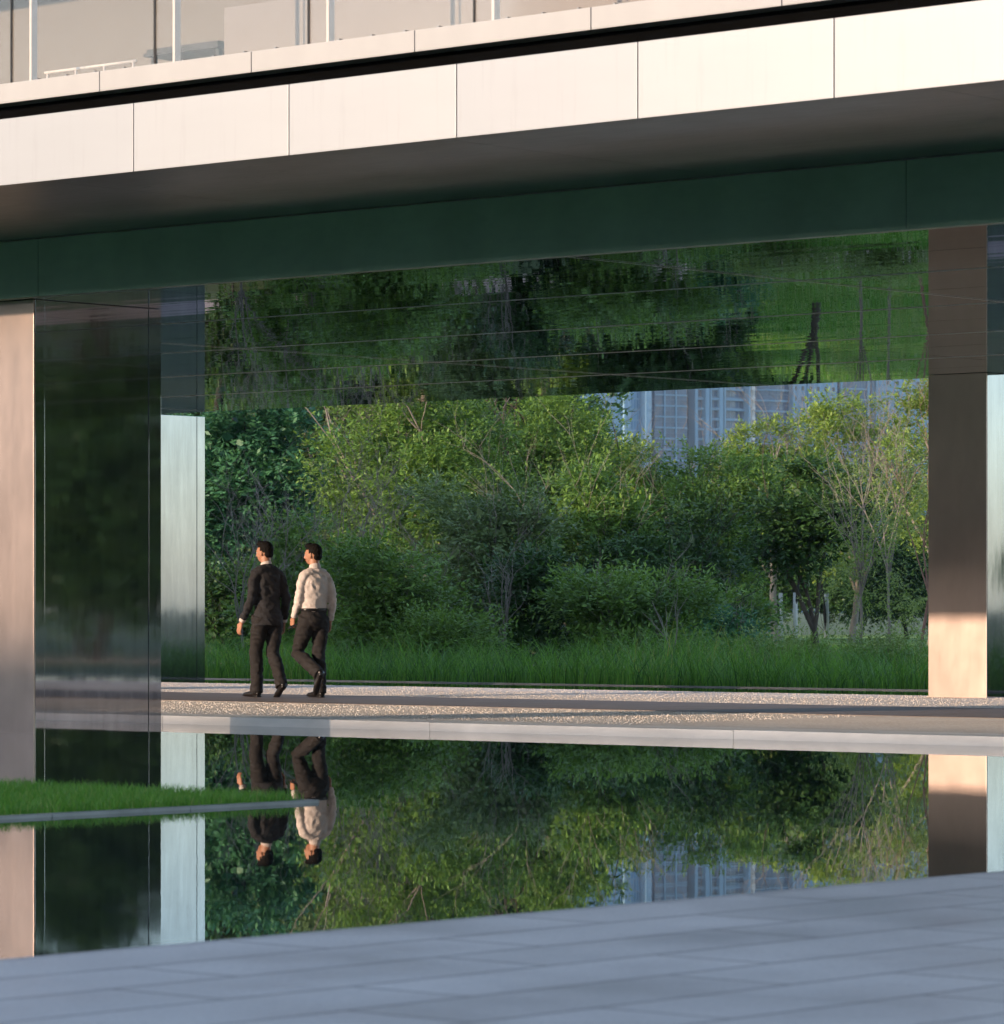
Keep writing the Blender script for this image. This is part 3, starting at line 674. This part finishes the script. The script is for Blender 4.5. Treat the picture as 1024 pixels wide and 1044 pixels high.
# ------------------------------------------------------------------ people
def solid(mb, voxel, smooth=4, fold=0.0, fs=(8, 8, 8), seed=0, fac=0.5, keep=None):
    """fuse the lofted shapes into one continuous skin and lay soft folds into it"""
    me = mb.mesh('tmp'); o = bpy.data.objects.new('tmp', me); C.objects.link(o)
    m = o.modifiers.new('r', 'REMESH'); m.mode = 'VOXEL'; m.voxel_size = voxel; m.use_smooth_shade = True
    if smooth: s = o.modifiers.new('s', 'SMOOTH'); s.iterations = smooth; s.factor = fac
    dg = bpy.context.evaluated_depsgraph_get(); dg.update()
    out = bpy.data.meshes.new_from_object(o.evaluated_get(dg)); bpy.data.objects.remove(o)
    if fold:
        nr = [v.normal.copy() for v in out.vertices]
        for v, n_ in zip(out.vertices, nr):
            c = v.co; p = Vector((c.x*fs[0]+seed, c.y*fs[1], c.z*fs[2] + c.x*fs[0]*0.5))
            a = 1-abs(noise.noise(p))*2.2; b = noise.noise(p*2.3)
            v.co = c + n_*(fold*(a*0.8 + b*0.5 - 0.3))
    out.polygons.foreach_set('use_smooth', [True]*len(out.polygons)); out.update()
    return out
def wear(name, me, mat, parent, label=None):
    me.name = name; me.materials.clear(); me.materials.append(mat); o = link(name, me, parent)
    if label: o['label'] = label
    return o
SK = simple('skin', (0.40, 0.19, 0.115), 0.5, 0, 0.08, 12); HAIR = simple('black_hair', (0.006, 0.0045, 0.004), 0.75, 0, 0.3, 60, 0.0, spec=0.12)
SUIT = mat_cloth('charcoal_suit', (0.025, 0.024, 0.027), 1.2); TRS = mat_cloth('dark_grey_trousers', (0.022, 0.019, 0.019), 1.2)
SHIRT = mat_cloth('white_shirt', (0.60, 0.52, 0.485), 1.0, 0.8); SHOE = simple('black_leather', (0.010, 0.008, 0.008), 0.3, 0, 0.2, 10)
EYE = simple('eye_white', (0.7, 0.68, 0.65), 0.3); IRIS = simple('iris', (0.01, 0.008, 0.006), 0.2); LIP = simple('lips', (0.33, 0.11, 0.09), 0.5)
V3 = Vector
def hand_shapes(mb, wrist, d, palm_n, thumb_dir, curl=0.5, sc=1.0):
    """palm, four bent fingers of unequal length and a thumb leaving the side of the palm"""
    d = d.normalized(); n = (palm_n - d*palm_n.dot(d)).normalized(); s = (thumb_dir - d*thumb_dir.dot(d) - n*thumb_dir.dot(n)).normalized()
    p0 = wrist; p1 = wrist + d*0.05*sc; p2 = wrist + d*0.095*sc
    mb.tube([p0 - d*0.02, p0 + d*0.01, p1, p2], [(0.026*sc, 0.020*sc), (0.029*sc, 0.018*sc), (0.040*sc, 0.017*sc), (0.040*sc, 0.013*sc)], 12, side=s)
    for i, (o_, L) in enumerate(((0.030, 0.070), (0.010, 0.080), (-0.010, 0.074), (-0.029, 0.058))):
        b = p2 + s*o_*sc - d*0.012; q = [b]; dr = d.copy(); ang = 0
        for k, f in enumerate((0.45, 0.32, 0.23)):
            ang += curl*(0.55+0.1*i) ; dr = d*math.cos(ang) + n*math.sin(ang)
            q.append(q[-1] + dr*(L*f*sc*1.15))
        mb.tube(q, [0.0100*sc, 0.0098*sc, 0.0088*sc, 0.0070*sc], 8)
    tb = p0 + d*0.022 + s*0.024
    mb.tube([tb, tb + (s*0.7+d*0.7+n*0.15).normalized()*0.038*sc, tb + (s*0.7+d*0.7+n*0.15).normalized()*0.038*sc + (d*0.85+s*0.15+n*0.35).normalized()*0.034*sc], [0.0135*sc, 0.0115*sc, 0.0085*sc], 8)
def person(name, loc, rot, pose, H, label, jacket):
    e = empty(name, loc, rot); tag(e, label, 'person', 'two men walking on the path')
    P = {k: V3(v) for k, v in pose.items() if isinstance(v, tuple)}
    # --- body: one continuous skin
    b = MB()
    pel = P['pelvis']; ch = P['chest']; nk = P['neck']; hd = P['head']; Rh = Matrix.Rotation(pose['turn'], 3, 'Z') @ Matrix.Rotation(pose.get('nod', 0), 3, 'X')
    X = (1, 0, 0)
    b.tube([pel + V3((0, 0, -0.10)), pel, pel + V3((0, 0, 0.12)), ch + V3((0, 0, -0.08)), ch + V3((0, 0, 0.06)), ch + V3((0, 0, 0.15)), nk],
           [(0.10, 0.07), (0.135, 0.09), (0.125, 0.085), (0.155, 0.105), (0.165, 0.105), (0.12, 0.075), (0.058, 0.058)], 20, side=X)
    b.tube([nk + V3((0, -0.01, -0.06)), nk + V3((0, 0.0, 0.03)), hd + Rh @ V3((0, -0.015, -0.05))], [0.062, 0.056, 0.058], 14)
    b.ball(hd + Rh @ V3((0, -0.012, 0.025)), (0.076, 0.096, 0.098), 20, Rh)                 # skull
    b.tube([hd + Rh @ V3(p) for p in ((0, 0.022, 0.05), (0, 0.032, 0.0), (0, 0.038, -0.045), (0, 0.045, -0.083), (0, 0.05, -0.100))],
           [(0.066, 0.062), (0.066, 0.060), (0.058, 0.052), (0.040, 0.036), (0.020, 0.018)], 16, side=tuple(Rh @ V3(X)))   # face and jaw
    b.tube([hd + Rh @ V3(p) for p in ((0, 0.090, 0.020), (0, 0.104, -0.008), (0, 0.108, -0.024), (0, 0.092, -0.032))], [0.009, 0.012, 0.015, 0.010], 8)   # nose
    for s in (-1, 1):
        b.ball(hd + Rh @ V3((s*0.076, -0.008, -0.008)), (0.009, 0.019, 0.032), 10, Rh @ Matrix.Rotation(s*0.35, 3, 'Z'))  # ears
        b.ball(hd + Rh @ V3((s*0.030, 0.080, 0.028)), (0.022, 0.010, 0.007), 8, Rh)          # brows
        b.ball(hd + Rh @ V3((s*0.038, 0.060, -0.022)), (0.022, 0.020, 0.022), 8, Rh)         # cheeks
    b.ball(hd + Rh @ V3((0, 0.086, -0.054)), (0.020, 0.009, 0.008), 8, Rh)
    for sd in 'lr':
        sh, el, wr = P['sh'+sd], P['el'+sd], P['wr'+sd]
        b.tube([sh - V3((0,0,0.03)), sh.lerp(el, 0.4), el, el.lerp(wr, 0.35), wr], [0.042, 0.042, 0.036, 0.035, 0.026], 12)
        hn, kn, an = P['hip'+sd], P['kn'+sd], P['an'+sd]
        b.tube([hn + V3((0, 0, 0.04)), hn.lerp(kn, 0.4), kn, kn.lerp(an, 0.35), an], [0.066, 0.064, 0.050, 0.050, 0.036], 12)
        hdv = (wr-el).normalized(); sg = -1 if sd == 'l' else 1
        hd_d = (hdv + V3(pose['hand'+sd+'_d'])).normalized()
        hand_shapes(b, wr + hdv*0.012, hd_d, V3((-sg, 0.1, 0)), V3((0, 1, 0)), pose['curl'+sd])
    wear('body', solid(b, 0.0058, 2), SK, e)
    # --- face details
    for s in (-1, 1):
        ev = MB().ball(hd + Rh @ V3((s*0.030, 0.083, 0.008)), (0.013, 0.006, 0.0065), 10, Rh).build('eye', EYE, e, True)
        MB().ball(hd + Rh @ V3((s*0.030, 0.0885, 0.008)), (0.0052, 0.002, 0.0052), 8, Rh).build('iris', IRIS, ev, True)
    MB().ball(hd + Rh @ V3((0, 0.0915, -0.055)), (0.022, 0.006, 0.0062), 10, Rh).build('mouth', LIP, e, True)
    # --- hair: short crop with tapered nape, cut away over the face
    h = MB(); h.ball(hd + Rh @ V3((0, -0.018, 0.043)), (0.080, 0.098, 0.093), 22, Rh)
    h.ball(hd + Rh @ V3((0, -0.055, -0.005)), (0.064, 0.056, 0.068), 18, Rh)
    h.ball(hd + Rh @ V3((0.01, 0.045, 0.108)), (0.062, 0.050, 0.036), 14, Rh)
    hm = solid(h, 0.006, 2, 0.004, (60, 60, 30), 3)
    bm = bmesh.new(); bm.from_mesh(hm); Ri = Rh.transposed()
    kill = []
    for v in bm.verts:
        q = Ri @ (v.co - hd)
        if (q.y > 0.012 and q.z < 0.062) or q.z < -0.062 or (q.y > -0.020 and q.z < -0.0 and abs(q.x) > 0.05): kill.append(v)
    bmesh.ops.delete(bm, geom=kill, context='VERTS'); bm.to_mesh(hm); bm.free()
    wear('hair', hm, HAIR, e)
    # --- trousers
    t = MB(); t.tube([pel + V3((0, 0, -0.12)), pel + V3((0, -0.01, -0.03)), pel + V3((0, 0, 0.06)), pel + V3((0, 0, 0.13))], [(0.085, 0.070), (0.165, 0.128), (0.160, 0.115), (0.150, 0.105)], 22, side=X)
    for sd in 'lr':
        hn, kn, an = P['hip'+sd], P['kn'+sd], P['an'+sd]; sh_ = (an-kn).normalized()
        back = V3((0, -0.012, 0))
        t.tube([hn + V3((0, 0, 0.03)), hn.lerp(kn, 0.3), hn.lerp(kn, 0.7), kn + V3((0, 0.008, 0)), kn.lerp(an, 0.3) + back, kn.lerp(an, 0.75) + back, an + sh_*0.035],
               [(0.098, 0.108), (0.096, 0.102), (0.080, 0.086), (0.073, 0.078), (0.071, 0.079), (0.068, 0.075), (0.070, 0.080)], 18, side=X)
    wear('trousers', solid(t, 0.010, 5, 0.010, (9, 9, 17), 5), TRS, e)
    # --- shoes
    for sd in 'lr':
        an, toe = P['an'+sd], P['toe'+sd]; f = (toe-an); f = f - V3((0, 0, 0))
        fd = f.normalized(); upv = V3((0, 0, 1)) - fd*fd.z; upv.normalize()
        ank = an - upv*0.0; hl = an - upv*0.055 - fd*0.045; tp = hl + fd*0.29
        s = MB(); sx = fd.cross(upv)
        s.tube([hl - fd*0.02 + upv*0.012, hl + upv*0.014, hl + fd*0.08 + upv*0.012, hl + fd*0.17 + upv*0.004, hl + fd*0.24 - upv*0.002, tp - upv*0.006],
               [(0.026, 0.030), (0.036, 0.042), (0.037, 0.041), (0.045, 0.033), (0.040, 0.025), (0.018, 0.015)], 14, side=tuple(sx))
        s.tube([an + upv*0.03, hl + fd*0.035 + upv*0.02], [(0.040, 0.048), (0.040, 0.056)], 14, side=tuple(sx))
        so = wear('shoe', solid(s, 0.007, 3), SHOE, e)
        hb = MB(); hb.tube([hl - fd*0.012 - upv*0.018, hl + fd*0.06 - upv*0.018], [(0.032, 0.014), (0.034, 0.014)], 12, side=tuple(sx)); hb.build('heel', SHOE, so, True)
    # --- upper garment
    g = MB(); th = 0.012 if jacket else 0.0
    if jacket:
        g.tube([pel + V3((0, 0.0, -0.11)), pel + V3((0, 0, -0.03)), pel + V3((0, 0, 0.10)), ch + V3((0, 0, -0.14)), ch + V3((0, -0.005, 0.0)), ch + V3((0, -0.01, 0.12)), ch + V3((0, -0.008, 0.185)), nk + V3((0, -0.012, -0.012))],
               [(0.184, 0.145), (0.176, 0.140), (0.152, 0.120), (0.160, 0.124), (0.176, 0.130), (0.164, 0.115), (0.120, 0.088), (0.066, 0.062)], 26, side=X)
    else:
        g.tube([pel + V3((0, 0, 0.085)), pel + V3((0, 0, 0.12)), pel + V3((0, 0, 0.17)), ch + V3((0, 0, -0.12)), ch + V3((0, -0.005, 0.0)), ch + V3((0, -0.008, 0.12)), ch + V3((0, -0.006, 0.18)), nk + V3((0, -0.01, -0.012))],
               [(0.138, 0.098), (0.152, 0.114), (0.156, 0.120), (0.157, 0.120), (0.166, 0.124), (0.154, 0.108), (0.112, 0.080), (0.062, 0.060)], 26, side=X)
    ym = (P['shl']+P['shr'])/2 + V3((0, 0, 0.035)); k0_ = 1.08 if jacket else 1.0
    g.tube([P['shl'] + V3((-0.012, 0, -0.03)), P['shl'].lerp(ym, 0.35) + V3((0, 0, 0.0)), ym, P['shr'].lerp(ym, 0.35) + V3((0, 0, 0.0)), P['shr'] + V3((0.012, 0, -0.03))], [(0.055*k0_, 0.045*k0_), (0.070*k0_, 0.050*k0_), (0.078*k0_, 0.058*k0_), (0.070*k0_, 0.050*k0_), (0.055*k0_, 0.045*k0_)], 16, side=(0, 1, 0))
    for sd in 'lr':
        sh, el, wr = P['sh'+sd], P['el'+sd], P['wr'+sd]; k = 1.12 if jacket else 1.0; ed_ = (wr-el).normalized()
        g.tube([sh + V3(((0.06 if sd == 'l' else -0.06), 0, -0.02)), sh + V3((0, 0, -0.03)), sh.lerp(el, 0.35), sh.lerp(el, 0.75), el, el.lerp(wr, 0.4), el.lerp(wr, 0.86 if jacket else 0.93)],
               [0.044*k, 0.050*k, 0.056*k, 0.050*k, 0.047*k, 0.043*k, 0.038*k], 16)
        cf = MB(); a0, a1 = (0.87, 0.965) if jacket else (0.90, 0.97)
        cf.tube([el.lerp(wr, a0-0.03), el.lerp(wr, a0), el.lerp(wr, a1)], [0.034, 0.040, 0.038], 14); cf.build('cuff', SHIRT, e, True)
    gm_ = solid(g, 0.010, 9, 0.012 if jacket else 0.0125, (10, 10, 13), 9 if jacket else 21)
    wear('jacket' if jacket else 'shirt', gm_, SUIT if jacket else SHIRT, e)
    co = MB(); tl = V3((0, 0.012, 0))
    co.tube([nk + V3((0, -0.012, -0.02)), nk + V3((0, -0.008, 0.018)), nk + V3((0, -0.002, 0.036))], [(0.074, 0.072), (0.066, 0.065), (0.062, 0.062)], 18, side=X)
    wear('collar', solid(co, 0.006, 2), SHIRT, e)
    if jacket:
        lc = MB(); lc.tube([nk + V3((0, -0.020, -0.035)), nk + V3((0, -0.016, 0.0)), nk + V3((0, -0.014, 0.012))], [(0.086, 0.080), (0.074, 0.070), (0.070, 0.066)], 18, side=X)
        wear('lapel', solid(lc, 0.006, 2), SUIT, e)
    else:
        bl = MB(); bl.tube([pel + V3((0, 0, 0.095)), pel + V3((0, 0, 0.128))], [(0.166, 0.122), (0.163, 0.119)], 26, side=X); bl.build('belt', SHOE, e, True)
    return e
HEAD = math.atan2(0.12, -1.0)    # both walk along the path, to the left and slightly away
rotp = HEAD - math.pi/2
z0 = 0.076
pose1 = dict(pelvis=(0, 0, 0.93), chest=(0, 0.03, 1.27), neck=(0, 0.035, 1.50), head=(0, 0.065, 1.645), turn=R_(20), nod=R_(-4),
    shl=(-0.165, 0.01, 1.425), ell=(-0.215, 0.0, 1.12), wrl=(-0.245, 0.165, 0.855), shr=(0.165, 0.01, 1.425), elr=(0.222, -0.05, 1.12), wrr=(0.232, 0.02, 0.85),
    hipl=(-0.095, 0, 0.90), knl=(-0.082, 0.115, 0.51), anl=(-0.070, 0.13, 0.085), toel=(-0.09, 0.33, 0.085),
    hipr=(0.095, 0, 0.90), knr=(0.078, 0.01, 0.50), anr=(0.060, -0.185, 0.155), toer=(0.065, -0.05, 0.045),
    handl_d=(0, 0.1, -0.4), handr_d=(0, 0.0, -0.2), curll=0.5, curlr=0.6)
person('person', at(273, 45.15, z0), rotp + R_(-6), pose1, 1.79, 'man in a dark charcoal suit with black hair, walking on the left, seen from behind', True)
pose2 = dict(pelvis=(0, 0, 0.885), chest=(0, 0.0, 1.24), neck=(0, -0.005, 1.475), head=(0, 0.025, 1.615), turn=R_(26), nod=R_(-2),
    shl=(-0.155, -0.01, 1.40), ell=(-0.195, 0.02, 1.115), wrl=(-0.17, 0.16, 0.91), shr=(0.155, -0.02, 1.40), elr=(0.200, -0.09, 1.12), wrr=(0.195, -0.03, 0.87),
    hipl=(-0.09, 0, 0.885), knl=(-0.095, 0.20, 0.50), anl=(-0.085, -0.205, 0.275), toel=(-0.085, -0.11, 0.09),
    hipr=(0.09, 0, 0.885), knr=(0.08, 0.03, 0.49), anr=(0.07, -0.01, 0.085), toer=(0.06, 0.19, 0.085),
    handl_d=(0, 0.1, -0.25), handr_d=(0, -0.05, -0.2), curll=0.75, curlr=0.6)
person('person', at(320.5, 45.0, z0), rotp + R_(-6), pose2, 1.76, 'man in a white shirt and dark trousers, walking on the right with one foot lifted', False)
ph = MB().box(-0.04, 0.04, -0.008, 0.008, -0.07, 0.07, 0.006).build('phone', M['dark_metal'])
tag(ph, 'small dark phone held low in the hand of the man in the white shirt', 'phone')
q2 = Matrix.Rotation(rotp + R_(-6), 4, 'Z'); ph.location = at(320.5, 45.0, z0) + (q2 @ V3((-0.150, 0.190, 0.815))); ph.rotation_euler = (R_(70), R_(10), rotp + R_(60))

# ------------------------------------------------------------------ the air
hz = MB().box(-1601, 1601, -1601, 1601, -1.5, 150).build('haze', None); hz['kind'] = 'stuff'
hm_ = bpy.data.materials.new('haze'); hm_.use_nodes = True; hn = hm_.node_tree; hn.nodes.remove(hn.nodes['Principled BSDF'])
pv = hn.nodes.new('ShaderNodeVolumePrincipled'); pv.inputs['Color'].default_value = (0.70, 0.85, 1.0, 1); pv.inputs['Density'].default_value = 0.00008
hn.links.new(pv.outputs[0], hn.nodes['Material Output'].inputs['Volume']); hz.data.materials.append(hm_)

# ------------------------------------------------------------------ light, sky, camera
SUN = Vector((-0.30, -0.954, 0.178)).normalized()
EL = math.asin(SUN.z); AZ = math.atan2(SUN.x, SUN.y)
w = bpy.data.worlds.new('World'); scene.world = w; w.use_nodes = True
nt = w.node_tree; sky = nt.nodes.new('ShaderNodeTexSky'); sky.sky_type = 'NISHITA'; sky.sun_disc = False
sky.sun_elevation = EL; sky.sun_rotation = AZ; sky.air_density = 1.0; sky.dust_density = 0.8; sky.ozone_density = 3.0
bg = nt.nodes['Background']; bg.inputs['Strength'].default_value = 0.15; hs = nt.nodes.new('ShaderNodeHueSaturation'); hs.inputs['Saturation'].default_value = 0.80; nt.links.new(sky.outputs[0], hs.inputs['Color']); mxc = nt.nodes.new('ShaderNodeMix'); mxc.data_type = 'RGBA'; mxc.blend_type = 'MULTIPLY'; mxc.inputs[0].default_value = 1; mxc.inputs[7].default_value = (0.98, 0.955, 0.965, 1); nt.links.new(hs.outputs[0], mxc.inputs[6]); nt.links.new(mxc.outputs[2], bg.inputs['Color'])
sl = bpy.data.lights.new('sun', 'SUN'); sl.energy = 2.0; sl.angle = R_(0.53); sl.color = (1.0, 0.76, 0.56)
so = bpy.data.objects.new('sun', sl); C.objects.link(so); so.rotation_euler = SUN.to_track_quat('Z', 'Y').to_euler()
cam = bpy.data.cameras.new('camera'); co_ = bpy.data.objects.new('camera', cam); C.objects.link(co_); scene.camera = co_
co_.location = (0, 0, CAMH); co_.rotation_euler = (math.pi/2, 0, VIEWROT)
cam.sensor_fit = 'VERTICAL'; cam.sensor_height = 36; cam.lens = FOC*36; cam.shift_y = 99/1044.0
cam.clip_start = 0.1; cam.clip_end = 6000
cam.dof.use_dof = True; cam.dof.focus_distance = 47; cam.dof.aperture_fstop = 8
scene.view_settings.view_transform = 'Standard'; scene.view_settings.look = 'None'; scene.view_settings.exposure = 1.80; scene.view_settings.gamma = 1
scene.cycles.max_bounces = 10; scene.cycles.glossy_bounces = 6; scene.cycles.transparent_max_bounces = 12; scene.cycles.diffuse_bounces = 3
scene.cycles.caustics_reflective = True; scene.cycles.blur_glossy = 1.0; scene.cycles.sample_clamp_indirect = 3.0
